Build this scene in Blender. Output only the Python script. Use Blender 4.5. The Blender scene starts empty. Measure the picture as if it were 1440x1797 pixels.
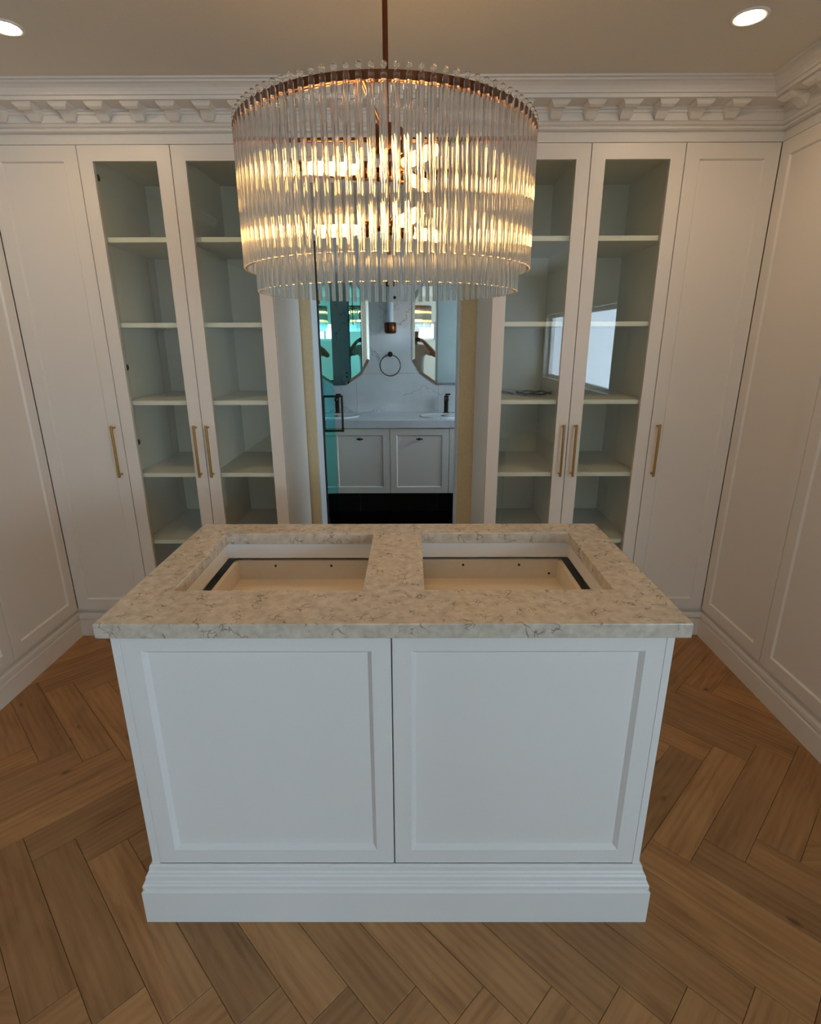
import bpy, bmesh, math, random
from mathutils import Vector, Matrix
random.seed(7)
PI = math.pi
sc = bpy.context.scene
COL = sc.collection

# ------------------------------------------------------------------ camera
H = 1.557
pitch, yaw, roll = math.radians(17.551), math.radians(-0.187), math.radians(0.172)
fw = Vector((math.sin(yaw) * math.cos(pitch), math.cos(yaw) * math.cos(pitch), -math.sin(pitch)))
rt = Vector((math.cos(yaw), -math.sin(yaw), 0))
dn = fw.cross(rt)
rt2 = rt * math.cos(roll) + dn * math.sin(roll)
up2 = -(dn * math.cos(roll) - rt * math.sin(roll))
cd = bpy.data.cameras.new('camera')
cam = bpy.data.objects.new('camera', cd)
COL.objects.link(cam)
cd.sensor_fit = 'HORIZONTAL'
cd.sensor_width = 36
cd.lens = 960.513 * 36 / 1440
cd.clip_start = 0.02
M = Matrix((rt2, up2, -fw)).transposed().to_4x4()
M.translation = Vector((0, 0, H))
cam.matrix_world = M
sc.camera = cam

# ------------------------------------------------------------------ world, exposure, light settings
world = bpy.data.worlds.new('sky')
sc.world = world
world.use_nodes = True
bg = world.node_tree.nodes['Background']
bg.inputs[0].default_value = (0.66, 0.83, 1.0, 1)
bg.inputs[1].default_value = 7.2
vs = sc.view_settings
vs.view_transform = 'Standard'
vs.look = 'None'
vs.exposure = 0.93
vs.gamma = 1.0
vs.use_curve_mapping = False
cy = sc.cycles
cy.max_bounces = 9
cy.diffuse_bounces = 3
cy.glossy_bounces = 4
cy.transmission_bounces = 12
cy.transparent_max_bounces = 24
cy.sample_clamp_indirect = 6.0
cy.blur_glossy = 0.0

def portal(name, loc, rot, sx, sy):          # window openings guide the sky light
    l = bpy.data.lights.new(name, 'AREA')
    l.shape = 'RECTANGLE'; l.size = sx; l.size_y = sy
    l.cycles.is_portal = True
    o = bpy.data.objects.new(name, l); COL.objects.link(o)
    o.location = loc; o.rotation_euler = rot

# room numbers
XL, XR, YC = -1.818, 1.565, 2.675            # cabinet door faces
WL, WR = -2.44, 2.185                         # walls
YB = -4.2                                     # rear wall
ZCEIL = 2.515
WB0, WB1 = 3.285, 3.475                       # wall to the bathroom
ZT = 2.345                                    # tops of cabinet doors
ZB = 0.157
BY = 4.955                                    # tiled bathroom wall
BXL, BXR = -1.6, 1.35
W1 = (-4.05, -0.85, 0.95, 1.92)                # window right wall y0 y1 z0 z1
W2 = (-0.70, 0.58, 1.52, 1.95)                # rear window x0 x1 z0 z1
W3 = (3.68, 4.38, 1.15, 2.00)                  # bathroom window y0 y1 z0 z1
portal('portal_1', (WR + 0.16, (W1[0] + W1[1]) / 2, (W1[2] + W1[3]) / 2), (0, PI / 2, 0), W1[3] - W1[2], W1[1] - W1[0])
portal('portal_2', ((W2[0] + W2[1]) / 2, YB - 0.16, (W2[2] + W2[3]) / 2), (PI / 2, 0, 0), W2[1] - W2[0], W2[3] - W2[2])
portal('portal_3', (BXR + 0.16, (W3[0] + W3[1]) / 2, (W3[2] + W3[3]) / 2), (0, PI / 2, 0), W3[3] - W3[2], W3[1] - W3[0])

DOWNLIGHT = 95.0
BULB = 22.0

# ------------------------------------------------------------------ materials
def mat(name):
    m = bpy.data.materials.new(name); m.use_nodes = True
    nt = m.node_tree
    return m, nt, nt.nodes['Principled BSDF']
def N(nt, t, **kw):
    n = nt.nodes.new(t)
    for k, v in kw.items():
        if k in n.inputs.keys(): n.inputs[k].default_value = v
        else: setattr(n, k, v)
    return n
def ramp(nt, fac, stops):
    r = nt.nodes.new('ShaderNodeValToRGB')
    e = r.color_ramp.elements
    while len(e) < len(stops): e.new(0.5)
    for el, (p, c) in zip(e, stops):
        el.position = p; el.color = (*c, 1) if len(c) == 3 else c
    nt.links.new(fac, r.inputs[0])
    return r
def plain(name, col, rough=0.5, metal=0.0, bump=0.0, bscale=60, spec=0.5, var=0.03):
    m, nt, b = mat(name)
    b.inputs['Roughness'].default_value = rough
    b.inputs['Metallic'].default_value = metal
    b.inputs['Specular IOR Level'].default_value = spec
    tc = N(nt, 'ShaderNodeTexCoord')
    n = N(nt, 'ShaderNodeTexNoise', Scale=bscale, Detail=3.0)
    nt.links.new(tc.outputs['Object'], n.inputs['Vector'])
    r = ramp(nt, n.outputs['Fac'], [(0.3, tuple(c * (1 - var) for c in col)), (0.7, tuple(min(1, c * (1 + var)) for c in col))])
    nt.links.new(r.outputs[0], b.inputs['Base Color'])
    if bump:
        bp = N(nt, 'ShaderNodeBump', Strength=bump, Distance=0.002)
        nt.links.new(n.outputs['Fac'], bp.inputs['Height'])
        nt.links.new(bp.outputs[0], b.inputs['Normal'])
    return m
def emis(name, col, s):
    m, nt, b = mat(name)
    b.inputs['Base Color'].default_value = (*col, 1)
    b.inputs['Emission Color'].default_value = (*col, 1)
    b.inputs['Emission Strength'].default_value = s
    return m
def pane_mat(name, tint, ior=1.5, glossc=(1, 1, 1)):
    m = bpy.data.materials.new(name); m.use_nodes = True
    nt = m.node_tree; nt.nodes.clear()
    out = N(nt, 'ShaderNodeOutputMaterial')
    t = N(nt, 'ShaderNodeBsdfTransparent'); t.inputs[0].default_value = (*tint, 1)
    g = N(nt, 'ShaderNodeBsdfGlossy'); g.inputs['Roughness'].default_value = 0.0; g.inputs[0].default_value = (*glossc, 1)
    f = N(nt, 'ShaderNodeFresnel'); f.inputs[0].default_value = ior
    mx = N(nt, 'ShaderNodeMixShader')
    geo = N(nt, 'ShaderNodeNewGeometry')          # only the front face of the thin sheet reflects
    inv = N(nt, 'ShaderNodeMath', operation='SUBTRACT'); inv.inputs[0].default_value = 1.0
    nt.links.new(geo.outputs['Backfacing'], inv.inputs[1])
    fm = N(nt, 'ShaderNodeMath', operation='MULTIPLY'); nt.links.new(f.outputs[0], fm.inputs[0]); nt.links.new(inv.outputs[0], fm.inputs[1])
    f2 = N(nt, 'ShaderNodeMath', operation='MULTIPLY'); f2.inputs[1].default_value = 1.8
    nt.links.new(fm.outputs[0], f2.inputs[0]); f2.use_clamp = True
    nt.links.new(f2.outputs[0], mx.inputs[0]); nt.links.new(t.outputs[0], mx.inputs[1]); nt.links.new(g.outputs[0], mx.inputs[2])
    nt.links.new(mx.outputs[0], out.inputs[0])
    return m
def rod_mat():
    m = bpy.data.materials.new('rod_glass'); m.use_nodes = True
    nt = m.node_tree; nt.nodes.clear()
    out = N(nt, 'ShaderNodeOutputMaterial')
    t = N(nt, 'ShaderNodeBsdfTransparent'); t.inputs[0].default_value = (0.97, 0.97, 0.97, 1)
    g = N(nt, 'ShaderNodeBsdfGlass'); g.inputs['Roughness'].default_value = 0.0; g.inputs['IOR'].default_value = 1.48
    g.inputs[0].default_value = (0.99, 0.99, 0.985, 1)
    mx = N(nt, 'ShaderNodeMixShader'); mx.inputs[0].default_value = 0.85
    nt.links.new(t.outputs[0], mx.inputs[1]); nt.links.new(g.outputs[0], mx.inputs[2]); nt.links.new(mx.outputs[0], out.inputs[0])
    return m

WHITE = plain('white_satin_paint', (0.81, 0.755, 0.690), 0.38, bump=0.05, bscale=220, var=0.012)
IWHITE = plain('island_white_paint', (0.80, 0.80, 0.79), 0.38, bump=0.05, bscale=220, var=0.012)
INNER = plain('cabinet_melamine', (0.86, 0.86, 0.82), 0.45, var=0.015)
SHELFM = plain('shelf_white', (0.84, 0.84, 0.82), 0.4, var=0.01)
CEIL = plain('ceiling_paint', (0.74, 0.70, 0.62), 0.8, bump=0.05, bscale=120, var=0.02)
CROWN = plain('cornice_paint', (0.78, 0.75, 0.70), 0.6, var=0.015)
WALLM = plain('wall_paint', (0.74, 0.70, 0.63), 0.7, bump=0.08, bscale=140, var=0.02)
YELLOW = plain('ochre_undercoat', (0.72, 0.62, 0.40), 0.75, bump=0.1, bscale=90, var=0.05)
JAMB = plain('jamb_white', (0.80, 0.82, 0.84), 0.5, var=0.02)
BRASS = plain('brushed_brass', (0.46, 0.29, 0.10), 0.3, 1.0, bump=0.05, bscale=300, var=0.06)
COPPER = plain('dark_copper', (0.18, 0.065, 0.028), 0.28, 1.0, var=0.06)
BRONZE = plain('dark_bronze', (0.06, 0.045, 0.03), 0.35, 0.8, var=0.08)
BLACK = plain('black_rubber', (0.012, 0.012, 0.012), 0.5, var=0.1)
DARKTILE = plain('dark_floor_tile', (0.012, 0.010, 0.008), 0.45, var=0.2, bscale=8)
DRAWERM = plain('drawer_cream', (0.76, 0.68, 0.56), 0.5, var=0.02)
CERAMIC = plain('ceramic', (0.85, 0.88, 0.9), 0.12, var=0.01)
FROST = plain('frosted_tube', (0.75, 0.82, 0.88), 0.25, var=0.03)
FRAMEM = plain('window_frame', (0.8, 0.8, 0.8), 0.4, var=0.01)
JOINT = plain('joint_dark', (0.05, 0.03, 0.018), 0.8, var=0.1)
GROUT = plain('tile_grout', (0.50, 0.51, 0.52), 0.8, var=0.05)
OUTLET = plain('outlet_plastic', (0.75, 0.78, 0.8), 0.35, var=0.01)
PANE = pane_mat('cabinet_glass', (0.965, 0.975, 0.925), 1.5)
WPANE = pane_mat('window_glass', (0.96, 0.98, 0.98), 1.45)
TEAL = pane_mat('teal_glass', (0.05, 0.46, 0.45), 1.5, (0.3, 0.9, 0.9))
ROD = rod_mat()
LENS = emis('downlight_lens', (1.0, 0.72, 0.43), DOWNLIGHT)
BULBM = emis('amber_bulb', (1.0, 0.54, 0.16), BULB)
SKIN = plain('skin', (0.36, 0.19, 0.125), 0.5, var=0.05)
SHIRT = plain('grey_tshirt', (0.50, 0.52, 0.55), 0.85, bump=0.2, bscale=40, var=0.06)
TROUSER = plain('dark_trousers', (0.03, 0.035, 0.05), 0.85, var=0.1)
HAIR = plain('dark_hair', (0.012, 0.009, 0.007), 0.5, var=0.3)
PHONE = plain('phone_body', (0.012, 0.012, 0.014), 0.2, var=0.05)

def mirror_mat():
    m, nt, b = mat('mirror_silver')
    b.inputs['Base Color'].default_value = (0.73, 0.81, 0.76, 1)
    b.inputs['Metallic'].default_value = 1; b.inputs['Roughness'].default_value = 0.0
    return m
MIRROR = mirror_mat()

def oak_mat():
    m, nt, b = mat('oak_plank')
    tc = N(nt, 'ShaderNodeTexCoord'); oi = N(nt, 'ShaderNodeObjectInfo')
    mul = N(nt, 'ShaderNodeMath', operation='MULTIPLY'); mul.inputs[1].default_value = 37.0
    nt.links.new(oi.outputs['Random'], mul.inputs[0])
    add = N(nt, 'ShaderNodeVectorMath', operation='ADD')
    comb = N(nt, 'ShaderNodeCombineXYZ')
    nt.links.new(mul.outputs[0], comb.inputs[0]); nt.links.new(mul.outputs[0], comb.inputs[1]); nt.links.new(mul.outputs[0], comb.inputs[2])
    nt.links.new(tc.outputs['Object'], add.inputs[0]); nt.links.new(comb.outputs[0], add.inputs[1])
    mp = N(nt, 'ShaderNodeMapping'); mp.inputs['Scale'].default_value = (3.0, 38.0, 3.0)
    nt.links.new(add.outputs[0], mp.inputs[0])
    g1 = N(nt, 'ShaderNodeTexNoise', Scale=1.0, Detail=6.0, Roughness=0.62, Distortion=0.9)
    nt.links.new(mp.outputs[0], g1.inputs['Vector'])
    mp2 = N(nt, 'ShaderNodeMapping'); mp2.inputs['Scale'].default_value = (2.2, 9.0, 2.0)
    nt.links.new(add.outputs[0], mp2.inputs[0])
    g2 = N(nt, 'ShaderNodeTexNoise', Scale=1.0, Detail=3.0, Distortion=1.6)
    nt.links.new(mp2.outputs[0], g2.inputs['Vector'])
    wv = N(nt, 'ShaderNodeTexWave', Scale=1.0, Distortion=6.0, Detail=3.0, wave_type='BANDS', bands_direction='Y')
    wv.inputs['Detail Scale'].default_value = 0.8
    mp3 = N(nt, 'ShaderNodeMapping'); mp3.inputs['Scale'].default_value = (1.1, 13.0, 1.0)
    nt.links.new(add.outputs[0], mp3.inputs[0]); nt.links.new(mp3.outputs[0], wv.inputs['Vector'])
    mixf = N(nt, 'ShaderNodeMix', data_type='FLOAT'); mixf.inputs[0].default_value = 0.45
    nt.links.new(g1.outputs['Fac'], mixf.inputs[2]); nt.links.new(g2.outputs['Fac'], mixf.inputs[3])
    mixw = N(nt, 'ShaderNodeMix', data_type='FLOAT'); mixw.inputs[0].default_value = 0.07
    nt.links.new(mixf.outputs[0], mixw.inputs[2]); nt.links.new(wv.outputs['Fac'], mixw.inputs[3])
    r = ramp(nt, mixw.outputs[0], [(0.32, (0.245, 0.112, 0.038)), (0.5, (0.385, 0.190, 0.070)), (0.68, (0.475, 0.252, 0.102))])
    # board to board tone
    hs = N(nt, 'ShaderNodeHueSaturation')
    mr = N(nt, 'ShaderNodeMapRange'); mr.inputs['To Min'].default_value = 0.80; mr.inputs['To Max'].default_value = 1.16
    nt.links.new(oi.outputs['Random'], mr.inputs[0]); nt.links.new(mr.outputs[0], hs.inputs['Value'])
    nt.links.new(r.outputs[0], hs.inputs['Color'])
    # knots
    mp4 = N(nt, 'ShaderNodeMapping'); mp4.inputs['Scale'].default_value = (3.2, 6.5, 1.0)
    nt.links.new(add.outputs[0], mp4.inputs[0])
    vo = N(nt, 'ShaderNodeTexVoronoi', Scale=1.0, feature='F1'); nt.links.new(mp4.outputs[0], vo.inputs['Vector'])
    kr = ramp(nt, vo.outputs['Distance'], [(0.03, (1, 1, 1)), (0.085, (0, 0, 0))])
    mk = N(nt, 'ShaderNodeMix', data_type='RGBA'); mk.inputs[7].default_value = (0.09, 0.045, 0.022, 1)
    km = N(nt, 'ShaderNodeMath', operation='MULTIPLY'); km.inputs[1].default_value = 0.8
    nt.links.new(kr.outputs[0], km.inputs[0]); nt.links.new(km.outputs[0], mk.inputs[0]); nt.links.new(hs.outputs[0], mk.inputs[6])
    nt.links.new(mk.outputs[2], b.inputs['Base Color'])
    b.inputs['Roughness'].default_value = 0.48
    bp = N(nt, 'ShaderNodeBump', Strength=0.12, Distance=0.001)
    nt.links.new(g1.outputs['Fac'], bp.inputs['Height']); nt.links.new(bp.outputs[0], b.inputs['Normal'])
    return m
OAK = oak_mat()

def quartz_mat():
    m, nt, b = mat('veined_quartz')
    tc = N(nt, 'ShaderNodeTexCoord')
    n0 = N(nt, 'ShaderNodeTexNoise', Scale=9.0, Detail=4.0)
    nt.links.new(tc.outputs['Object'], n0.inputs['Vector'])
    off = N(nt, 'ShaderNodeVectorMath', operation='SCALE'); off.inputs['Scale'].default_value = 0.11
    nt.links.new(n0.outputs['Color'], off.inputs[0])
    ad = N(nt, 'ShaderNodeVectorMath', operation='ADD')
    nt.links.new(tc.outputs['Object'], ad.inputs[0]); nt.links.new(off.outputs[0], ad.inputs[1])
    vo = N(nt, 'ShaderNodeTexVoronoi', Scale=46.0, feature='DISTANCE_TO_EDGE'); nt.links.new(ad.outputs[0], vo.inputs['Vector'])
    line = ramp(nt, vo.outputs['Distance'], [(0.0, (1, 1, 1)), (0.075, (0, 0, 0))])
    n1 = N(nt, 'ShaderNodeTexNoise', Scale=26.0, Detail=3.0); nt.links.new(tc.outputs['Object'], n1.inputs['Vector'])
    msk = ramp(nt, n1.outputs['Fac'], [(0.53, (0, 0, 0)), (0.60, (1, 1, 1))])
    mu = N(nt, 'ShaderNodeMath', operation='MULTIPLY'); nt.links.new(line.outputs[0], mu.inputs[0]); nt.links.new(msk.outputs[0], mu.inputs[1])
    n2 = N(nt, 'ShaderNodeTexNoise', Scale=45.0, Detail=5.0); nt.links.new(tc.outputs['Object'], n2.inputs['Vector'])
    base = ramp(nt, n2.outputs['Fac'], [(0.3, (0.47, 0.425, 0.355)), (0.55, (0.59, 0.54, 0.455)), (0.75, (0.68, 0.63, 0.54))])
    mx = N(nt, 'ShaderNodeMix', data_type='RGBA'); mx.inputs[7].default_value = (0.17, 0.125, 0.10, 1)
    m2 = N(nt, 'ShaderNodeMath', operation='MULTIPLY'); m2.inputs[1].default_value = 0.88
    nt.links.new(mu.outputs[0], m2.inputs[0]); nt.links.new(m2.outputs[0], mx.inputs[0]); nt.links.new(base.outputs[0], mx.inputs[6])
    nt.links.new(mx.outputs[2], b.inputs['Base Color'])
    b.inputs['Roughness'].default_value = 0.22
    return m
QUARTZ = quartz_mat()

def marble_mat(name, rough):
    m, nt, b = mat(name)
    tc = N(nt, 'ShaderNodeTexCoord')
    n0 = N(nt, 'ShaderNodeTexNoise', Scale=2.2, Detail=6.0, Roughness=0.6); nt.links.new(tc.outputs['Object'], n0.inputs['Vector'])
    off = N(nt, 'ShaderNodeVectorMath', operation='SCALE'); off.inputs['Scale'].default_value = 0.9
    nt.links.new(n0.outputs['Color'], off.inputs[0])
    ad = N(nt, 'ShaderNodeVectorMath', operation='ADD'); nt.links.new(tc.outputs['Object'], ad.inputs[0]); nt.links.new(off.outputs[0], ad.inputs[1])
    vo = N(nt, 'ShaderNodeTexVoronoi', Scale=1.9, feature='DISTANCE_TO_EDGE'); nt.links.new(ad.outputs[0], vo.inputs['Vector'])
    ln = ramp(nt, vo.outputs['Distance'], [(0.0, (1, 1, 1)), (0.022, (0, 0, 0))])
    n1 = N(nt, 'ShaderNodeTexNoise', Scale=3.0, Detail=2.0); nt.links.new(tc.outputs['Object'], n1.inputs['Vector'])
    ms = ramp(nt, n1.outputs['Fac'], [(0.45, (0, 0, 0)), (0.65, (1, 1, 1))])
    mu = N(nt, 'ShaderNodeMath', operation='MULTIPLY'); nt.links.new(ln.outputs[0], mu.inputs[0]); nt.links.new(ms.outputs[0], mu.inputs[1])
    base = ramp(nt, n0.outputs['Fac'], [(0.35, (0.62, 0.64, 0.67)), (0.65, (0.76, 0.78, 0.80))])
    mx = N(nt, 'ShaderNodeMix', data_type='RGBA'); mx.inputs[7].default_value = (0.30, 0.31, 0.33, 1)
    nt.links.new(mu.outputs[0], mx.inputs[0]); nt.links.new(base.outputs[0], mx.inputs[6])
    nt.links.new(mx.outputs[2], b.inputs['Base Color'])
    b.inputs['Roughness'].default_value = rough
    return m
MARBLE = marble_mat('polished_marble_tile', 0.12)
MARBLE_TOP = marble_mat('marble_worktop', 0.2)

# ------------------------------------------------------------------ geometry helpers
class MB:
    def __init__(s): s.v = []; s.f = []; s.sm = []
    def raw(s, vs, fs, smooth=False):
        o = len(s.v); s.v += [tuple(p) for p in vs]
        for f in fs: s.f.append([i + o for i in f]); s.sm.append(smooth)
        return s
    def box(s, x0, x1, y0, y1, z0, z1):
        return s.raw([(x0, y0, z0), (x1, y0, z0), (x1, y1, z0), (x0, y1, z0), (x0, y0, z1), (x1, y0, z1), (x1, y1, z1), (x0, y1, z1)],
                     [(0, 3, 2, 1), (4, 5, 6, 7), (0, 1, 5, 4), (1, 2, 6, 5), (2, 3, 7, 6), (3, 0, 4, 7)])
    def lathe(s, prof, c=(0, 0, 0), n=16, axis='z', smooth=True):
        vs = []; fs = []
        for (r, h) in prof:
            for k in range(n):
                a = 2 * PI * k / n; p = (r * math.cos(a), r * math.sin(a), h)
                if axis == 'y': p = (p[0], -p[2], p[1])
                elif axis == 'x': p = (p[2], p[0], p[1])
                vs.append((p[0] + c[0], p[1] + c[1], p[2] + c[2]))
        m = len(prof)
        for i in range(m - 1):
            for k in range(n): fs.append((i * n + k, i * n + (k + 1) % n, (i + 1) * n + (k + 1) % n, (i + 1) * n + k))
        s.raw(vs, fs, smooth)
        s.raw([vs[k] for k in range(n)], [tuple(range(n - 1, -1, -1))])
        s.raw([vs[(m - 1) * n + k] for k in range(n)], [tuple(range(n))])
        return s
    def tube(s, pts, r, n=8, smooth=True, closed=False):
        pts = [Vector(p) for p in pts]; L = len(pts); rings = []
        for i, p in enumerate(pts):
            a = pts[(i - 1) % L] if (closed or i > 0) else p
            b = pts[(i + 1) % L] if (closed or i < L - 1) else p
            t = (b - a).normalized()
            u = t.cross(Vector((0, 0, 1)))
            if u.length < 1e-3: u = t.cross(Vector((0, 1, 0)))
            u.normalize(); w = t.cross(u)
            rings.append([p + (u * math.cos(2 * PI * k / n) + w * math.sin(2 * PI * k / n)) * r for k in range(n)])
        vs = [q for rg in rings for q in rg]; fs = []
        for i in range(L if closed else L - 1):
            j = (i + 1) % L
            for k in range(n): fs.append((i * n + k, i * n + (k + 1) % n, j * n + (k + 1) % n, j * n + k))
        s.raw(vs, fs, smooth)
        if not closed:
            s.raw(rings[0], [tuple(range(n - 1, -1, -1))]); s.raw(rings[-1], [tuple(range(n))])
        return s
    def build(s, name, m, parent=None, loc=(0, 0, 0), rz=0.0, bevel=0.0):
        me = bpy.data.meshes.new(name)
        me.from_pydata(s.v, [], s.f); me.update()
        bm = bmesh.new(); bm.from_mesh(me); bmesh.ops.recalc_face_normals(bm, faces=bm.faces); bm.to_mesh(me); bm.free()
        for p, sm in zip(me.polygons, s.sm): p.use_smooth = sm
        me.materials.append(m)
        o = bpy.data.objects.new(name, me); COL.objects.link(o)
        o.location = loc; o.rotation_euler = (0, 0, rz)
        if parent is not None: o.parent = parent
        if bevel:
            md = o.modifiers.new('bevel', 'BEVEL'); md.width = bevel; md.segments = 2; md.limit_method = 'ANGLE'; md.angle_limit = 0.6
        return o
def box(name, m, x0, x1, y0, y1, z0, z1, parent=None, bevel=0.0):
    return MB().box(x0, x1, y0, y1, z0, z1).build(name, m, parent, bevel=bevel)
def tag(o, label, cat, group=None):
    o['label'] = label; o['category'] = cat
    if group: o['group'] = group
    return o
def empty(name, loc=(0, 0, 0), rz=0.0, label=None, cat=None, group=None):
    o = bpy.data.objects.new(name, None); COL.objects.link(o)
    o.location = loc; o.rotation_euler = (0, 0, rz); o.empty_display_size = 0.1
    if label: tag(o, label, cat, group)
    return o
def struct(o, label=None):
    o['kind'] = 'structure'
    if label: o['label'] = label
    return o
def copy_of(src, parent=None, loc=None, rot=None):
    c = src.copy(); COL.objects.link(c)
    if parent is not None: c.parent = parent
    if loc is not None: c.location = loc
    if rot is not None: c.rotation_euler = rot
    return c

# ------------------------------------------------------------------ floor: herringbone oak
sub = MB().box(WL, WR, YB, WB0 + 0.1, -0.06, -0.010).build('floor', JOINT)
struct(sub, 'herringbone oak plank floor of the dressing room')
BL, BW = 0.605, 0.121
g = 0.0005
def plank_pts():
    a, b, c = BL / 2 - g, BW / 2 - g, 0.0012
    vs = [(-a, -b, -0.012), (a, -b, -0.012), (a, b, -0.012), (-a, b, -0.012),
          (-a, -b, -c), (a, -b, -c), (a, b, -c), (-a, b, -c),
          (-a + c, -b + c, 0), (a - c, -b + c, 0), (a - c, b - c, 0), (-a + c, b - c, 0)]
    fs = [(0, 1, 5, 4), (1, 2, 6, 5), (2, 3, 7, 6), (3, 0, 4, 7), (4, 5, 9, 8), (5, 6, 10, 9), (6, 7, 11, 10), (7, 4, 8, 11), (8, 9, 10, 11)]
    return vs, fs
pv, pf = plank_pts()
s2 = math.sqrt(2)
X0, Y0 = -0.5061, 1.299
plank0 = None
rest = MB()
for k in range(-40, 44):
    for b_ in range(-5, 8):
        for kind in (0, 1):
            if kind == 0: p, q = BL / 2, BW / 2
            else: p, q = BW / 2, BW + BL / 2
            p += k * BW + b_ * BL; q += k * BW - b_ * BL
            cx, cy_ = X0 + (p + q) / s2, Y0 + (q - p) / s2
            ang = -PI / 4 if kind == 0 else PI / 4
            if not (WL - 0.05 < cx < WR + 0.05 and YB - 0.05 < cy_ < WB0 - 0.1): continue
            if cy_ > 0.4 and not (XL - 0.30 < cx < XR + 0.30): continue
            seen = cy_ > 0.55 and cy_ < YC + 0.25 and abs(cx) < 0.55 + 0.75 * cy_
            if cx > -0.45 and cx < 0.35 and 1.4 < cy_ < 1.55: seen = False
            if seen:
                if plank0 is None:
                    plank0 = MB().raw(pv, pf).build('plank', OAK, sub, (cx, cy_, 0), ang)
                else:
                    copy_of(plank0, sub, (cx, cy_, 0), (0, 0, ang))
            else:
                ca, sa = math.cos(ang), math.sin(ang)
                rest.raw([(cx + x * ca - y * sa, cy_ + x * sa + y * ca, z) for x, y, z in pv], pf)
ro = rest.build('plank_field', OAK, sub); ro['kind'] = 'stuff'

# ------------------------------------------------------------------ shell
ZLO = -0.07
struct(box('wall_left', WALLM, WL - 0.12, WL, YB, WB1, ZLO, ZCEIL))
w = MB()
def wall_with_hole_x(w, x0, x1, y0, y1, hole):
    a, b, c, d = hole
    w.box(x0, x1, y0, a, ZLO, ZCEIL); w.box(x0, x1, b, y1, ZLO, ZCEIL); w.box(x0, x1, a, b, ZLO, c); w.box(x0, x1, a, b, d, ZCEIL)
def wall_with_hole_y(w, x0, x1, y0, y1, hole):
    a, b, c, d = hole
    w.box(x0, a, y0, y1, ZLO, ZCEIL); w.box(b, x1, y0, y1, ZLO, ZCEIL); w.box(a, b, y0, y1, d, ZCEIL)
    if c > 0: w.box(a, b, y0, y1, ZLO, c)
wall_with_hole_x(w, WR, WR + 0.15, YB, WB1, W1); struct(w.build('wall_right', WALLM))
w = MB(); wall_with_hole_y(w, WL - 0.12, WR + 0.15, YB - 0.15, YB, W2); struct(w.build('wall_rear', WALLM))
OPX0, OPX1, OPZ = -0.574, 0.276, 2.13
w = MB(); wall_with_hole_y(w, WL, WR, WB0, WB1, (OPX0, OPX1, 0, OPZ)); struct(w.build('wall_back', YELLOW))
struct(box('ceiling', CEIL, WL - 0.12, WR + 0.15, YB - 0.15, BY + 0.12, ZCEIL, ZCEIL + 0.12))
# door lining: three slim boards
jb = MB().box(OPX0, OPX0 + 0.006, WB0 + 0.004, WB1 + 0.01, 0, OPZ - 0.01).box(OPX1 - 0.006, OPX1, WB0 + 0.004, WB1 + 0.01, 0, OPZ - 0.01).box(OPX0, OPX1, WB0 + 0.004, WB1 + 0.01, OPZ - 0.012, OPZ)
struct(jb.build('trim_4', JAMB), 'white lining of the bathroom doorway')

def window(idx, axis, hole, pos, label, inward):
    a, b, c, d = hole
    f = MB(); t = 0.05
    def bx(u0, u1, z0, z1, dep=0.05):
        lo, hi = (pos, pos + dep) if inward > 0 else (pos - dep, pos)
        if axis == 'x': f.box(lo, hi, u0, u1, z0, z1)
        else: f.box(u0, u1, lo, hi, z0, z1)
    bx(a, a + t, c, d); bx(b - t, b, c, d); bx(a + t, b - t, c, c + t); bx(a + t, b - t, d - t, d)
    mid = (a + b) / 2; bx(mid - 0.02, mid + 0.02, c + t, d - t)
    fr = f.build('window_%d' % idx, FRAMEM); struct(fr, label)
    for (u0, u1) in ((a + t, mid - 0.02), (mid + 0.02, b - t)):
        m = MB(); lo, hi = pos + inward * 0.02, pos + inward * 0.026
        lo, hi = min(lo, hi), max(lo, hi)
        if axis == 'x': m.box(lo, hi, u0, u1, c + t, d - t)
        else: m.box(u0, u1, lo, hi, c + t, d - t)
        m.build('pane', WPANE, fr)
    s = MB(); lo, hi = (pos - 0.11 * 1, pos) if inward > 0 else (pos, pos + 0.11)
    if axis == 'x': s.box(lo - (0.03 if inward > 0 else 0), hi + (0.03 if inward < 0 else 0), a - 0.02, b + 0.02, c - 0.02, c)
    else: s.box(a - 0.02, b + 0.02, lo - (0.03 if inward > 0 else 0), hi + (0.03 if inward < 0 else 0), c - 0.02, c)
window(1, 'x', W1, WR + 0.08, 'white framed window in the right wall beyond the wardrobes', 1)
window(2, 'y', W2, YB - 0.08, 'white framed window in the rear wall behind the photographer', -1)
window(3, 'x', W3, BXR + 0.08, 'white framed window in the right wall of the bathroom', 1)

# bathroom shell
struct(box('floor_bathroom', DARKTILE, BXL - 0.12, BXR + 0.12, WB1 - 0.075, BY + 0.12, -0.06, 0.0), 'dark tiled bathroom floor')
w = MB(); wall_with_hole_x(w, BXR, BXR + 0.15, WB1, BY + 0.12, W3); struct(w.build('wall_bathroom_right', MARBLE))
struct(box('wall_bathroom_left', MARBLE, BXL - 0.12, BXL, WB1, BY + 0.12, -0.06, ZCEIL))
wb = struct(box('wall_bathroom_back', GROUT, BXL, BXR, BY, BY + 0.12, 0, ZCEIL), 'polished white marble tiles above the vanity')
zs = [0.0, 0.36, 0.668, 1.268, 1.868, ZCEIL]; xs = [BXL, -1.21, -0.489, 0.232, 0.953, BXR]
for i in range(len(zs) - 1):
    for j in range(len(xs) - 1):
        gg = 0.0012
        box('tile', DARKTILE if i == 0 else MARBLE, xs[j] + gg, xs[j + 1] - gg, BY - 0.009, BY, zs[i] + gg, zs[i + 1] - gg, wb)
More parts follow.
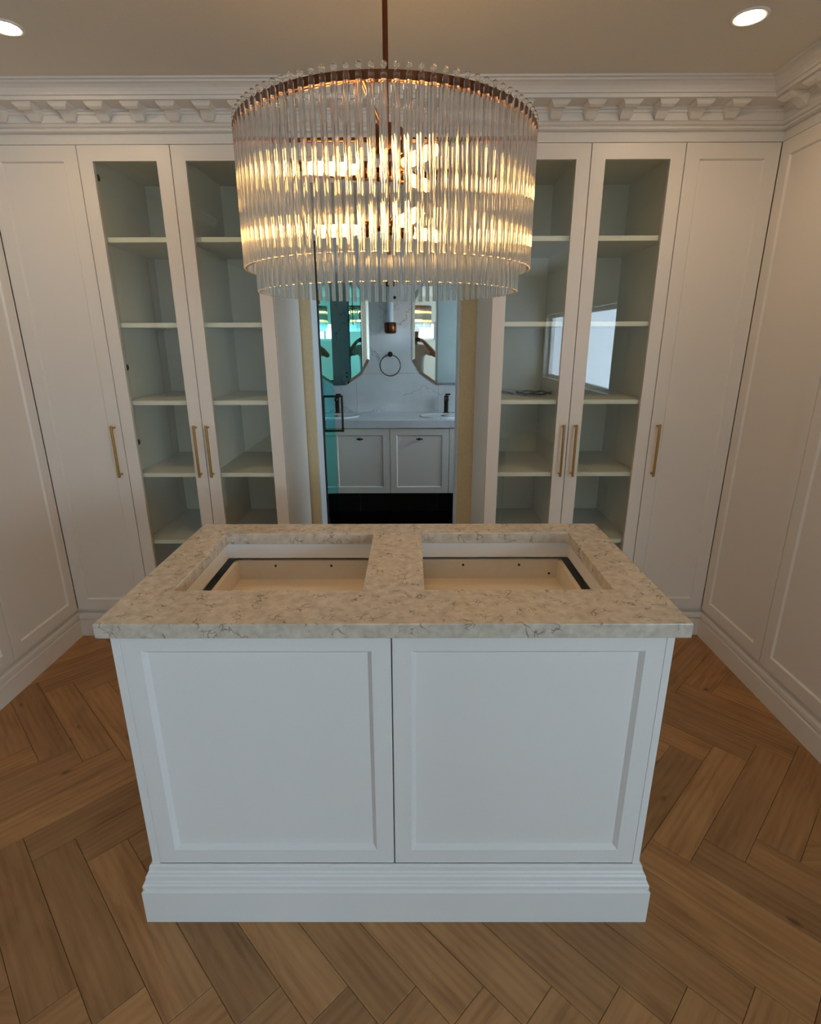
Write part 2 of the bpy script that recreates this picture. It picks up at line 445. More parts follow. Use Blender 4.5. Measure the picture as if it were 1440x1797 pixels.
# bathroom face of the dividing wall
w = MB(); wall_with_hole_y(w, BXL, BXR, WB1, WB1 + 0.012, (OPX0 - 0.01, OPX1 + 0.01, 0, OPZ + 0.01)); struct(w.build('wall_bathroom_front', MARBLE))

# ------------------------------------------------------------------ cornice with brackets, plinths
CROWN_P = [(-0.03, 2.347), (-0.004, 2.347), (-0.004, 2.384), (0.010, 2.385), (0.018, 2.389), (0.019, 2.395), (0.014, 2.400), (0.022, 2.403), (0.029, 2.411), (0.034, 2.413),
           (0.036, 2.438), (0.042, 2.441), (0.043, 2.447), (0.050, 2.449), (0.052, 2.457), (0.135, 2.459), (0.137, 2.471), (0.145, 2.472), (0.148, 2.480), (0.156, 2.491), (0.168, 2.499), (0.178, 2.502), (0.179, 2.508), (0.190, 2.509), (0.192, ZCEIL), (-0.03, ZCEIL)]
def sweep_run(name, prof, m, run):
    """run: function (d) -> two end points (x,y) for that offset"""
    b = MB(); n = len(prof); vs = []
    for e in (0, 1):
        for (d, z) in prof:
            x, y = run(d)[e]; vs.append((x, y, z))
    fs = [(i, (i + 1) % n, n + (i + 1) % n, n + i) for i in range(n)]
    b.raw(vs, fs); b.raw(vs[:n], [tuple(range(n))]); b.raw(vs[n:], [tuple(range(n))])
    return b.build(name, m)
YEL, YER = 0.2, 1.127                          # where side wardrobes end
cr_b = struct(sweep_run('trim_1', CROWN_P, CROWN, lambda d: ((XL + d, YC - d), (XR - d, YC - d))), 'white cornice with scroll brackets above the glass fronted cabinets')
cr_l = struct(sweep_run('trim_2', CROWN_P, CROWN, lambda d: ((XL + d, YEL), (XL + d, YC - d))), 'white cornice above the left wardrobes')
cr_r = struct(sweep_run('trim_3', CROWN_P, CROWN, lambda d: ((XR - d, YER), (XR - d, YC - d))), 'white cornice above the right wardrobes')
BR_P = [(0.036, 2.457, 0.038), (0.122, 2.459, 0.038), (0.126, 2.452, 0.037), (0.118, 2.443, 0.029), (0.104, 2.437, 0.024), (0.092, 2.438, 0.022), (0.082, 2.440, 0.0225),
        (0.070, 2.435, 0.024), (0.058, 2.425, 0.024), (0.047, 2.416, 0.022), (0.036, 2.413, 0.017)]
def bracket_mesh():
    b = MB(); n = len(BR_P)
    vs = [(-w_, -d, z) for d, z, w_ in BR_P] + [(w_, -d, z) for d, z, w_ in BR_P]
    b.raw(vs, [(i, (i + 1) % n, n + (i + 1) % n, n + i) for i in range(n)])
    b.raw(vs[:n], [tuple(range(n))]); b.raw(vs[n:], [tuple(range(n))])
    return b
br0 = None
for i in range(-11, 12):
    x = -0.0605 + 0.1436 * (i - 0.0)
    x = 0.592 + 0.1425 * (i - 5)
    if x < XL + 0.13 or x > XR - 0.13: continue
    if br0 is None: br0 = bracket_mesh().build('bracket', CROWN, cr_b, (x, YC, 0))
    else: copy_of(br0, cr_b, (x, YC, 0))
for j in range(0, 16):
    y = 2.51 - 0.1425 * j
    if y > YEL + 0.05: copy_of(br0, cr_l, (XL, y, 0), (0, 0, PI / 2))
    if y > YER + 0.05: copy_of(br0, cr_r, (XR, y, 0), (0, 0, -PI / 2))

PL_P = [(-0.03, 0.155), (-0.012, 0.155), (-0.011, 0.147), (-0.021, 0.144), (-0.021, 0.138), (-0.009, 0.133), (-0.003, 0.122), (-0.002, 0.106), (-0.011, 0.102), (-0.011, 0.096), (0.002, 0.091), (0.002, 0.0), (-0.03, 0.0)]
struct(sweep_run('baseboard_left', PL_P, WHITE, lambda d: ((XL + d, YEL), (XL + d, YC - d))), 'moulded white plinth under the left wardrobes')
struct(sweep_run('baseboard_right', PL_P, WHITE, lambda d: ((XR - d, YER), (XR - d, YC - d))), 'moulded white plinth under the right wardrobes')
CEX0, CEX1 = -0.632, 0.367
struct(sweep_run('baseboard_back', PL_P, WHITE, lambda d: ((XL + d, YC - d), (CEX0, YC - d))), 'moulded white plinth under the cabinets left of the doorway')
struct(sweep_run('baseboard_back_2', PL_P, WHITE, lambda d: ((CEX1, YC - d), (XR - d, YC - d))), 'moulded white plinth under the cabinets right of the doorway')

# ------------------------------------------------------------------ cabinets
def frame_door(b, x0, x1, z0, z1, y0, th, rail, ch=0.006, rec=0.009, glazed=False):
    """front at y0 facing -y; ring of frame with chamfered inner edge"""
    o = [(x0, z0), (x1, z0), (x1, z1), (x0, z1)]
    i = [(x0 + rail, z0 + rail), (x1 - rail, z0 + rail), (x1 - rail, z1 - rail), (x0 + rail, z1 - rail)]
    j = [(x0 + rail + ch, z0 + rail + ch), (x1 - rail - ch, z0 + rail + ch), (x1 - rail - ch, z1 - rail - ch), (x0 + rail + ch, z1 - rail - ch)]
    if glazed: j = i
    e = 0.0012
    oo = [(x0 + e, z0 + e), (x1 - e, z0 + e), (x1 - e, z1 - e), (x0 + e, z1 - e)]
    rings = [[(x, y0 + th, z) for x, z in o], [(x, y0 + e, z) for x, z in o], [(x, y0, z) for x, z in oo], [(x, y0, z) for x, z in i], [(x, y0 + rec, z) for x, z in j], [(x, y0 + th, z) for x, z in j]]
    vs = [p for r in rings for p in r]; fs = []
    for r in range(5):
        for k in range(4): fs.append((r * 4 + k, r * 4 + (k + 1) % 4, (r + 1) * 4 + (k + 1) % 4, (r + 1) * 4 + k))
    for k in range(4): fs.append((20 + k, 20 + (k + 1) % 4, (k + 1) % 4, k))
    b.raw(vs, fs)
    return (x0 + rail + (0 if glazed else ch), x1 - rail - (0 if glazed else ch), z0 + rail + (0 if glazed else ch), z1 - rail - (0 if glazed else ch))
def bar_handle(parent, x, z0, z1, y):
    b = MB(); yb = y - 0.033
    b.tube([(x, yb, z0), (x, yb, z1)], 0.0062, 10)
    h = b.build('handle', BRASS, parent); h['label'] = 'slim brass bar handle'
    for z in (z0 + 0.012, z1 - 0.012):
        MBp = MB().tube([(x, y, z), (x, yb, z)], 0.0048, 8)
        # posts are the handle's own geometry
        off = len(h.data.vertices)
        me = h.data; bm = bmesh.new(); bm.from_mesh(me)
        vv = [bm.verts.new(p) for p in MBp.v]
        for f, sm in zip(MBp.f, MBp.sm):
            fc = bm.faces.new([vv[q] for q in f]); fc.smooth = sm
        bm.to_mesh(me); bm.free()
    return h
def cabinet(name, label, cat, w, loc, rz, depth=0.6, glazed=False, handle=None, group=None, shelves=(), hinges=None, z0=ZB, z1=ZT, rail=0.060):
    t = empty(name, loc, rz, label, cat, group)
    gp = 0.0016; th = 0.021; s = 0.018; yb = th + 0.002
    body = MB()
    body.box(0.0005, s, yb, depth, 0.0, z1); body.box(w - s, w - 0.0005, yb, depth, 0.0, z1)
    body.box(s, w - s, depth - 0.012, depth, z0, z1); body.box(s, w - s, yb, depth - 0.012, z1 - s, z1); body.box(s, w - s, yb, depth - 0.012, z0, z0 + s)
    body.build('body', INNER if glazed else WHITE, t)
    d = MB(); inn = frame_door(d, gp, w - gp, z0 + 0.002, z1 - 0.001, 0, th, rail, glazed=glazed)
    door = d.build('door', WHITE, t)
    if glazed:
        pn = MB().box(inn[0] - 0.004, inn[1] + 0.004, 0.010, 0.014, inn[2] - 0.004, inn[3] + 0.004).build('pane', PANE, door)
        pn['label'] = 'clear glass door pane'
    else:
        MB().box(inn[0] - 0.002, inn[1] + 0.002, 0.0088, 0.018, inn[2] - 0.002, inn[3] + 0.002).build('panel', WHITE, door)
    if handle is not None: bar_handle(door, handle, 0.903, 1.160, 0.0)
    for z in shelves:
        sh = MB().box(s, w - s, yb + 0.012, depth - 0.012, z - 0.021, z).build('shelf', SHELFM, t, bevel=0.001)
    if hinges:
        for z in hinges:
            MB().lathe([(0.0, 0), (0.014, 0.0), (0.014, 0.012), (0.0, 0.014)], (s, 0.094, z), 12, 'x').build('hinge', BLACK, t)
    return t
SH = (1.995, 1.632, 1.272, 0.910, 0.548)
wL = (-1.423 - XL); w1 = -1.0255 + 1.423; w2 = CEX0 + 1.0255; w3 = 0.7638 - CEX1; w4 = 1.1634 - 0.7638; w5 = XR - 1.1634
cabinet('wardrobe_cabinet', 'tall solid white wardrobe left of the left glass pair, brass handle on its right edge', 'wardrobe', wL, (XL, YC, 0), 0, handle=wL - 0.031, group='panelled wardrobes')
cabinet('glass_cabinet', 'glass door cabinet furthest left, next to the solid left wardrobe', 'cabinet', w1, (-1.423, YC, 0), 0, glazed=True, handle=w1 - 0.030, group='glass fronted cabinets', shelves=SH, hinges=(2.245, 1.427, 1.059))
cabinet('glass_cabinet', 'glass door cabinet directly left of the bathroom doorway', 'cabinet', w2, (-1.0255, YC, 0), 0, glazed=True, handle=0.030, group='glass fronted cabinets', shelves=SH)
cabinet('glass_cabinet', 'glass door cabinet directly right of the bathroom doorway, chandelier mirrored in its pane', 'cabinet', w3, (CEX1, YC, 0), 0, glazed=True, handle=w3 - 0.030, group='glass fronted cabinets', shelves=SH)
cabinet('glass_cabinet', 'glass door cabinet furthest right, next to the solid right wardrobe', 'cabinet', w4, (0.7638, YC, 0), 0, glazed=True, handle=0.030, group='glass fronted cabinets', shelves=SH)
cabinet('wardrobe_cabinet', 'tall solid white wardrobe right of the right glass pair, brass handle on its left edge', 'wardrobe', w5, (1.1634, YC, 0), 0, handle=0.031, group='panelled wardrobes')
ord_ = ('in the far left corner', 'second from the far left corner', 'third from the far left corner', 'fourth from the far left corner', 'fifth from the far left corner')
for i in range(5):
    cabinet('wardrobe_cabinet', 'white panelled wardrobe on the left wall, ' + ord_[i].replace('the far left corner', 'the far corner').replace('in the far corner', 'touching the far corner'), 'wardrobe', 0.495, (XL, YC - 0.495 * (i + 1), 0), PI / 2, group='panelled wardrobes')
for i in range(3):
    cabinet('wardrobe_cabinet', 'white panelled wardrobe on the right wall, ' + ('touching the far corner', 'second from the far corner', 'third from the far corner')[i], 'wardrobe', 0.516, (XR, YC - 0.516 * i, 0), -PI / 2, group='panelled wardrobes')
# pelmet bridging the two cabinet groups above the doorway
pe = empty('pelmet', (0, YC, 2.2), 0, 'white pelmet panel bridging the cabinets above the doorway, behind the chandelier', 'pelmet')
b = MB(); frame_door(b, CEX0 + 0.002, CEX1 - 0.002, 0.0, ZT - 2.2, 0.0, 0.021, 0.045); b.build('board', WHITE, pe)
MB().box(CEX0 + 0.04, CEX1 - 0.04, 0.0088, 0.018, 0.04, ZT - 2.24).build('panel', WHITE, pe)
MB().box(CEX0 + 0.002, CEX1 - 0.002, 0.021, 0.6, 0.0, 0.018).build('underside', WHITE, pe)

# dark cable left lying on a shelf
pts = [(0.44, 3.20, 1.277), (0.50, 3.08, 1.277), (0.55, 2.98, 1.277)]
for k in range(15):
    a = 2 * PI * k / 14 + PI; pts.append((0.65 + 0.095 * math.cos(a), 2.99 + 0.075 * math.sin(a), 1.277 + 0.006 * (k % 2)))
pts += [(0.62, 2.93, 1.279), (0.70, 2.925, 1.277)]
tag(MB().tube(pts, 0.0045, 6).build('cable', BLACK), 'thin black cable coiled on a shelf of the cabinet right of the doorway', 'cable')

# ------------------------------------------------------------------ island
FX0, FX1, FY0, FY1 = -0.714, 0.6186, 1.140, 1.790
isl = empty('island_cabinet', (-0.048, 1.465, 0), 0, 'white panelled island cabinet standing on the herringbone floor', 'island')
ox, oy = -0.048, 1.465
def ib(name, m, x0, x1, y0, y1, z0, z1, parent=isl, bevel=0.0):
    return box(name, m, x0 - ox, x1 - ox, y0 - oy, y1 - oy, z0, z1, parent, bevel)
b = MB()
for (x0, x1, y0, y1) in ((FX0, FX0 + 0.021, FY0, FY1), (FX1 - 0.0186, FX1, FY0, FY1), (FX0 + 0.021, FX1 - 0.0186, FY1 - 0.02, FY1), (FX0 + 0.021, FX1 - 0.0186, FY0 + 0.021, FY0 + 0.035)):
    b.box(x0 - ox, x1 - ox, y0 - oy, y1 - oy, 0.1, 0.902)
b.box(FX0 + 0.021 - ox, FX1 - 0.0186 - ox, FY0 + 0.035 - oy, FY1 - 0.02 - oy, 0.55, 0.57)
b.build('body', IWHITE, isl, bevel=0.0012)
for (x0, x1, side) in ((-0.6925, -0.0515, 'left'), (-0.0485, 0.5995, 'right')):
    d = MB(); inn = frame_door(d, x0 - ox, x1 - ox, 0.188, 0.896, FY0 - oy, 0.019, 0.046, ch=0.011, rec=0.012)
    dr = d.build('door', IWHITE, isl)
    MB().box(inn[0] - 0.002, inn[1] + 0.002, FY0 - oy + 0.0117, FY0 - oy + 0.017, inn[2] - 0.002, inn[3] + 0.002).build('panel', IWHITE, dr)
IB_P = [(0.0, 0.187), (0.005, 0.186), (0.008, 0.180), (0.009, 0.168), (0.013, 0.164), (0.013, 0.160), (0.018, 0.154), (0.019, 0.142), (0.0225, 0.138), (0.0225, 0.134), (0.027, 0.129), (0.027, 0.119), (0.0235, 0.116), (0.0235, 0.113), (0.031, 0.108), (0.031, 0.0), (0.0, 0.0)]
b = MB(); n = len(IB_P); vs_ = []
for (sx, sy) in ((0, 0), (1, 0), (1, 1), (0, 1)):
    for (d, z) in IB_P:
        dy = d * 0.8
        vs_.append(((FX1 + d if sx else FX0 - d) - ox, (FY1 + dy if sy else FY0 - dy) - oy, z))
for c_ in range(4):
    for i in range(n - 1):
        e = (c_ + 1) % 4
        b.raw([vs_[c_ * n + i], vs_[c_ * n + i + 1], vs_[e * n + i + 1], vs_[e * n + i]], [(0, 1, 2, 3)])
b.build('plinth', IWHITE, isl)
# rails under the worktop and the open drawers
H1, H2 = (-0.615, -0.129, 1.287, 1.715), (0.031, 0.521, 1.290, 1.721)
for (hx0, hx1, hy0, hy1) in (H1, H2):
    r = MB()
    e = 0.006
    for (x0, x1, y0, y1) in ((hx0 - 0.03, hx0 - e, hy0 - 0.03, hy1 + 0.03), (hx1 + e, hx1 + 0.03, hy0 - 0.03, hy1 + 0.03), (hx0 - e, hx1 + e, hy1 + e, hy1 + 0.03), (hx0 - e, hx1 + e, hy0 - 0.03, hy0 - e)):
        r.box(x0 - ox, x1 - ox, y0 - oy, y1 - oy, 0.850, 0.9018)
    r.build('rail', IWHITE, isl)
    dw = MB(); t_ = 0.014; y0, y1 = hy0 - 0.02, hy1 + 0.028
    x0, x1 = (-0.606, -0.062) if hx0 < -0.3 else (-0.036, 0.510)
    dw.box(x0 - ox, x0 + t_ - ox, y0 - oy, y1 - oy, 0.755, 0.836); dw.box(x1 - t_ - ox, x1 - ox, y0 - oy, y1 - oy, 0.755, 0.836)
    dw.box(x0 + t_ - ox, x1 - t_ - ox, y1 - t_ - oy, y1 - oy, 0.755, 0.838); dw.box(x0 + t_ - ox, x1 - t_ - ox, y0 - oy, y0 + t_ - oy, 0.755, 0.836)
    dw.box(x0 + t_ - ox, x1 - t_ - ox, y0 + t_ - oy, y1 - t_ - oy, 0.757, 0.768)
    do = dw.build('drawer', DRAWERM, isl)
    for k in ((0.255, 0.605) if hx0 < -0.3 else (0.385, 0.735)):
        MB().lathe([(0.0, 0), (0.0042, 0), (0.0042, 0.0012), (0, 0.0012)], (x0 + (x1 - x0) * k - ox, y1 - t_ - oy, 0.818), 10, 'y').build('screw_hole', BLACK, do)
MB().lathe([(0.0, 0), (0.0042, 0), (0.0042, 0.0012), (0, 0.0012)], (0.470 - ox, 1.735 - oy, 0.786), 10, 'y').build('screw_hole', BLACK, do)

# stone worktop with two cut-outs
def slab_with_holes(x0, x1, y0, y1, z0, z1, holes):
    xs_ = sorted({x0, x1, *[h[0] for h in holes], *[h[1] for h in holes]})
    ys_ = sorted({y0, y1, *[h[2] for h in holes], *[h[3] for h in holes]})
    bm = bmesh.new(); vt = {}
    def V(x, y, z):
        k = (round(x, 5), round(y, 5), round(z, 5))
        if k not in vt: vt[k] = bm.verts.new((x, y, z))
        return vt[k]
    def solid(i, j):
        if i < 0 or j < 0 or i >= len(xs_) - 1 or j >= len(ys_) - 1: return False
        cx, cy_ = (xs_[i] + xs_[i + 1]) / 2, (ys_[j] + ys_[j + 1]) / 2
        return not any(h[0] < cx < h[1] and h[2] < cy_ < h[3] for h in holes)
    for i in range(len(xs_) - 1):
        for j in range(len(ys_) - 1):
            if not solid(i, j): continue
            a, b_, c, d = xs_[i], xs_[i + 1], ys_[j], ys_[j + 1]
            bm.faces.new([V(a, c, z1), V(b_, c, z1), V(b_, d, z1), V(a, d, z1)])
            bm.faces.new([V(a, d, z0), V(b_, d, z0), V(b_, c, z0), V(a, c, z0)])
            for (di, dj, p, q) in ((-1, 0, (a, d), (a, c)), (1, 0, (b_, c), (b_, d)), (0, -1, (a, c), (b_, c)), (0, 1, (b_, d), (a, d))):
                if not solid(i + di, j + dj):
                    bm.faces.new([V(*p, z0), V(*q, z0), V(*q, z1), V(*p, z1)])
    bmesh.ops.recalc_face_normals(bm, faces=bm.faces)
    me = bpy.data.meshes.new('stone_worktop'); bm.to_mesh(me); bm.free()
    return me
hs = [(-0.617, -0.129, 1.2865, 1.7145), (0.031, 0.5205, 1.290, 1.7215)]
me = slab_with_holes(-0.7294 - ox, 0.639 - ox, 1.1084 - oy, 1.8181 - oy, 0, 0.037, [(a - ox, b_ - ox, c - oy, d - oy) for a, b_, c, d in hs])
me.materials.append(QUARTZ)
wt = bpy.data.objects.new('stone_worktop', me); COL.objects.link(wt); wt.location = (ox, oy, 0.9022)
md = wt.modifiers.new('bevel', 'BEVEL'); md.width = 0.0025; md.segments = 2; md.limit_method = 'ANGLE'
tag(wt, 'veined beige stone worktop with two rectangular cut-outs on the island', 'worktop')

# ------------------------------------------------------------------ chandelier
CX, CY, CR, CRI, CZ = -0.057, 1.455, 0.334, 0.308, 1.993
ch = empty('chandelier', (CX, CY, CZ), 0, 'round two-tier chandelier of glass rods on a copper frame above the island', 'chandelier')
MB().tube([(0, 0, -0.24), (0, 0, ZCEIL - CZ - 0.03)], 0.0062, 10).build('downrod', COPPER, ch)
MB().lathe([(0.0, -0.03), (0.02, -0.03), (0.06, -0.022), (0.065, -0.001), (0.0, -0.001)], (0, 0, ZCEIL - CZ), 24).build('ceiling_rose', COPPER, ch)
def ring(name, R, z, w_, h_, n=96):
    b = MB(); vs = []; fs = []
    for k in range(n):
        a = 2 * PI * k / n
        for (r, zz) in ((R - w_, z - h_), (R, z - h_), (R, z + h_), (R - w_, z + h_)):
            vs.append((r * math.cos(a), r * math.sin(a), zz))
    for k in range(n):
        q = (k + 1) % n
        for e in range(4): fs.append((k * 4 + e, k * 4 + (e + 1) % 4, q * 4 + (e + 1) % 4, q * 4 + e))
    b.raw(vs, fs, False); return b.build(name, COPPER, ch)
ring('outer_ring', CR - 0.007, 0.0, 0.006, 0.0075)
ring('inner_ring', CRI - 0.0065, 0.003, 0.004, 0.004)
MB().lathe([(0.0, -0.03), (0.036, -0.03), (0.038, -0.026), (0.038, 0.020), (0.030, 0.026), (0.0, 0.026)], (0, 0, 0), 24).build('hub', COPPER, ch)
for a in (0.0, PI, -PI / 2 - 0.10, PI / 2 - 0.10):
    b = MB(); c0, s0 = math.cos(a), math.sin(a)
    b.tube([(0.03 * c0, 0.03 * s0, 0), ((CR - 0.011) * c0, (CR - 0.011) * s0, 0)], 0.005, 8); b.build('arm', COPPER, ch)
for a in (0.5, 0.5 + PI / 2, 0.5 + PI, 0.5 + 1.5 * PI):
    MB().tube([((CRI - 0.008) * math.cos(a), (CRI - 0.008) * math.sin(a), 0.0), ((CR - 0.009) * math.cos(a), (CR - 0.009) * math.sin(a), 0.0)], 0.003, 6).build('spacer', COPPER, ch)
def rod_mesh(name, top, bot, r=0.0058):
    b = MB()
    b.lathe([(r * 0.8, bot), (r, bot + 0.0012), (r, bot + 0.0022), (r, bot + 0.003), (r, top - 0.008), (r, top - 0.006), (r, top - 0.005), (r * 0.55, top - 0.002), (r * 0.5, top + 0.001), (r * 0.95, top + 0.004), (r * 1.0, top + 0.007), (r * 0.7, top + 0.010), (r * 0.1, top + 0.0115)], (0, 0, 0), 12)
    return b
NO, NI = 96, 88
r0 = rod_mesh('glass_rod', 0.0055, 1.712 - CZ).build('glass_rod', ROD, ch)
for k in range(NO):
    a = 2 * PI * (k + 0.45) / NO
    o = r0 if k == 0 else copy_of(r0, ch)
    o.location = (CR * math.cos(a), CR * math.sin(a), 0)
r1 = rod_mesh('inner_glass_rod', 0.003, 1.663 - CZ).build('inner_glass_rod', ROD, ch)
for k in range(NI):
    a = 2 * PI * (k + 0.2) / NI
    o = r1 if k == 0 else copy_of(r1, ch)
    o.location = (CRI * math.cos(a), CRI * math.sin(a), 0)
for (zl, angs) in ((1.931 - CZ, (PI + 0.12, -0.95, 0.95)), (1.810 - CZ, (PI - 0.25, -1.15, 0.75))):
    MB().lathe([(0.0, -0.016), (0.016, -0.014), (0.018, 0.0), (0.016, 0.014), (0.0, 0.016)], (0, 0, zl), 16).build('stem_knuckle', COPPER, ch)
    for a in angs:
        d = Vector((math.cos(a), math.sin(a), 0))
        def along(prof, n=14):
            b = MB(); vs = []; fs = []; u = Vector((-d.y, d.x, 0)); m_ = len(prof)
            for (r, h) in prof:
                for k in range(n):
                    t = 2 * PI * k / n; p = d * h + u * (r * math.cos(t)) + Vector((0, 0, r * math.sin(t) + zl)); vs.append(tuple(p))
            for i in range(m_ - 1):
                for k in range(n): fs.append((i * n + k, i * n + (k + 1) % n, (i + 1) * n + (k + 1) % n, (i + 1) * n + k))
            b.raw(vs, fs, True); return b
        so = along([(0.0, 0.012), (0.006, 0.012), (0.006, 0.030), (0.017, 0.034), (0.018, 0.072), (0.012, 0.074), (0.0, 0.074)]).build('socket', COPPER, ch)
        bu = along([(0.0, 0.072), (0.010, 0.074), (0.011, 0.082), (0.0135, 0.094), (0.014, 0.170), (0.011, 0.182), (0.005, 0.188), (0.0, 0.189)]).build('bulb', BULBM, so)
        bu['label'] = 'lit amber tube bulb'

# ------------------------------------------------------------------ downlights
for (x, y, lb) in ((1.058, 2.10, 'round recessed downlight in the ceiling near the right wardrobes'), (-1.303, 2.14, 'round recessed downlight in the ceiling near the left wardrobes')):
    t = empty('downlight', (x, y, ZCEIL), 0, lb, 'downlight', 'ceiling downlights')
    b = MB(); vs = []; fs = []; n = 28
    prof = [(0.056, 0.0), (0.056, -0.003), (0.052, -0.0045), (0.043, -0.004), (0.040, -0.0005)]
    for (r, z) in prof:
        for k in range(n): vs.append((r * math.cos(2 * PI * k / n), r * math.sin(2 * PI * k / n), z))
    for i in range(len(prof) - 1):
        for k in range(n): fs.append((i * n + k, i * n + (k + 1) % n, (i + 1) * n + (k + 1) % n, (i + 1) * n + k))
    b.raw(vs, fs, True); b.build('bezel', FRAMEM, t)
    MB().lathe([(0.0, -0.0035), (0.038, -0.003), (0.041, -0.0006), (0.0, -0.0004)], (0, 0, 0), 24).build('lens', LENS, t)

# ------------------------------------------------------------------ bathroom things
# teal glass door, open into the bathroom
hx, hy = -0.566, WB1 + 0.022
ddir = Vector((-0.040, 0.80, 0)); ang = math.atan2(ddir.y, ddir.x); dl = ddir.length
gd = empty('glass_door', (hx, hy, 0), ang, 'teal tinted glass door standing open into the bathroom', 'door')
MB().box(0.0, dl, -0.005, 0.005, 0.012, 2.10).build('pane', TEAL, gd)
MB().box(-0.010, 0.004, -0.008, 0.008, 0.012, 2.10).build('seal', BLACK, gd)
hd = MB(); hxx = dl - 0.15
hd.tube([(hxx, -0.005, 1.150), (hxx, -0.075, 1.150)], 0.0085, 8).tube([(hxx, -0.075, 1.158), (hxx, -0.075, 0.885)], 0.0085, 8).tube([(hxx, -0.075, 0.893), (hxx, -0.005, 0.893)], 0.0085, 8)
ho = hd.build('handle', BRONZE, gd); ho['label'] = 'square dark bronze pull handle'
for z in (0.35, 1.8):
    MB().box(-0.012, 0.05, -0.012, 0.012, z - 0.04, z + 0.04).build('hinge', BRONZE, gd)

VY = 4.40
va = empty('vanity_cabinet', (-0.18, VY, 0.33), 0, 'white wall-hung vanity cabinet with panelled doors in the bathroom', 'vanity')
vx, vz = -0.18, 0.33
MB().box(-1.15 - vx, 0.82 - vx, 0.021, BY - 0.010 - VY, 0.0, 0.545).build('body', WHITE, va)
edges = [-1.15, -0.662, -0.181, 0.301, 0.82]
for i in range(4):
    x0, x1 = edges[i] + 0.0025 - vx, edges[i + 1] - 0.0025 - vx
    d = MB(); inn = frame_door(d, x0, x1, 0.0, 0.538, 0.0, 0.019, 0.052, ch=0.008, rec=0.009)
    dr = d.build('door', WHITE, va)
    MB().box(inn[0] - 0.002, inn[1] + 0.002, 0.0088, 0.017, inn[2] - 0.002, inn[3] + 0.002).build('panel', WHITE, dr)
    xm = (x0 + x1) / 2
    kb = MB().lathe([(0.005, 0), (0.005, 0.012), (0.011, 0.018), (0.010, 0.026), (0.0, 0.028)], (xm, 0.0088, 0.455), 12, 'y')
    kb.box(xm - 0.026, xm + 0.026, 0.0088 - 0.020, 0.0088 - 0.014, 0.450, 0.460)
    kb.build('knob', BRONZE, dr)
wm = slab_with_holes(-1.17, 0.84, VY - 0.012, BY - 0.0095, 0.876, 0.934, [])
wm.name = 'marble_worktop'; wm.materials.append(MARBLE_TOP)
o = bpy.data.objects.new('marble_worktop', wm); COL.objects.link(o)
tag(o, 'pale marble worktop on the bathroom vanity', 'worktop')
def basin(x, lb):
    b = MB(); n = 32; vs = []; fs = []
    prof = [(1.0, 0.0005), (1.0, 0.007), (0.96, 0.009), (0.90, 0.006), (0.86, 0.0035), (0.5, 0.0025), (0.05, 0.002)]
    for (r, z) in prof:
        for k in range(n): vs.append((0.20 * r * math.cos(2 * PI * k / n), 0.145 * r * math.sin(2 * PI * k / n), z))
    for i in range(len(prof) - 1):
        for k in range(n): fs.append((i * n + k, i * n + (k + 1) % n, (i + 1) * n + (k + 1) % n, (i + 1) * n + k))
    b.raw(vs, fs, True)
    return b
for (x, lb) in ((0.262, 'white oval basin at the right end of the vanity, below the right mirror'), (-0.645, 'white oval basin behind the teal door handle')):
    t = empty('basin', (x, 4.655, 0.934), 0, lb, 'basin', 'vanity basins')
    basin(x, lb).build('bowl', CERAMIC, t)
    MB().lathe([(0.0, 0), (0.018, 0), (0.018, 0.003), (0, 0.003)], (0, 0, 0.0025), 12).build('drain', BRONZE, t)
for (x, lb) in ((0.300, 'tall dark bronze tap beside the right basin'), (-0.655, 'tall dark bronze tap seen behind the teal door handle')):
    t = empty('tap', (x, 4.865, 0.934), 0, lb, 'tap', 'vanity taps')
    MB().lathe([(0.0, 0.0005), (0.026, 0.0005), (0.026, 0.006), (0.019, 0.010), (0.019, 0.150), (0.0, 0.152)], (0, 0, 0), 16).build('column', BRONZE, t)
    MB().box(-0.012, 0.012, -0.13, -0.01, 0.118, 0.136).build('spout', BRONZE, t)
    MB().box(-0.009, 0.034, -0.010, 0.010, 0.154, 0.168).build('lever', BRONZE, t)
def bevel_mirror(label, x0, sgn):
    t = empty('bathroom_mirror', (x0, BY - 0.010, 1.628), 0, label, 'mirror', 'bathroom mirrors')
    W_ = 0.62; zb, zt = 1.168 - 1.628, 2.088 - 1.628
    P = [(0, 1.382), (0.072, 1.262), (0.212, 1.168), (W_ - 0.212, 1.168), (W_ - 0.072, 1.262), (W_, 1.382), (W_, 1.874), (W_ - 0.072, 1.994), (W_ - 0.212, 2.088), (0.212, 2.088), (0.072, 1.994), (0, 1.874)]
    P = [(sgn * x, z - 1.628) for x, z in P]
    cxm = sgn * W_ / 2
    n = len(P); inn = [(cxm + (x - cxm) * 0.93, z * 0.955) for x, z in P]
    MB().raw([(x, 0, z) for x, z in P] + [(x, -0.006, z) for x, z in P], [tuple(range(n))] + [(i, (i + 1) % n, n + (i + 1) % n, n + i) for i in range(n)]).build('backing', BRONZE, t)
    MB().raw([(x, -0.0062, z) for x, z in P] + [(x, -0.0092, z) for x, z in inn], [(i, (i + 1) % n, n + (i + 1) % n, n + i) for i in range(n)]).build('bevelled_edge', MIRROR, t)
    MB().raw([(x, -0.0092, z) for x, z in inn] + [(x, -0.0072, z) for x, z in inn], [tuple(range(n)), tuple(range(2 * n - 1, n - 1, -1))] + [(i, (i + 1) % n, n + (i + 1) % n, n + i) for i in range(n)]).build('glass', MIRROR, t)
bevel_mirror('tall wall mirror with cut corners, right of the wall light', 0.005, 1)
bevel_mirror('tall wall mirror with cut corners, left of the wall light behind the teal door', -0.367, -1)
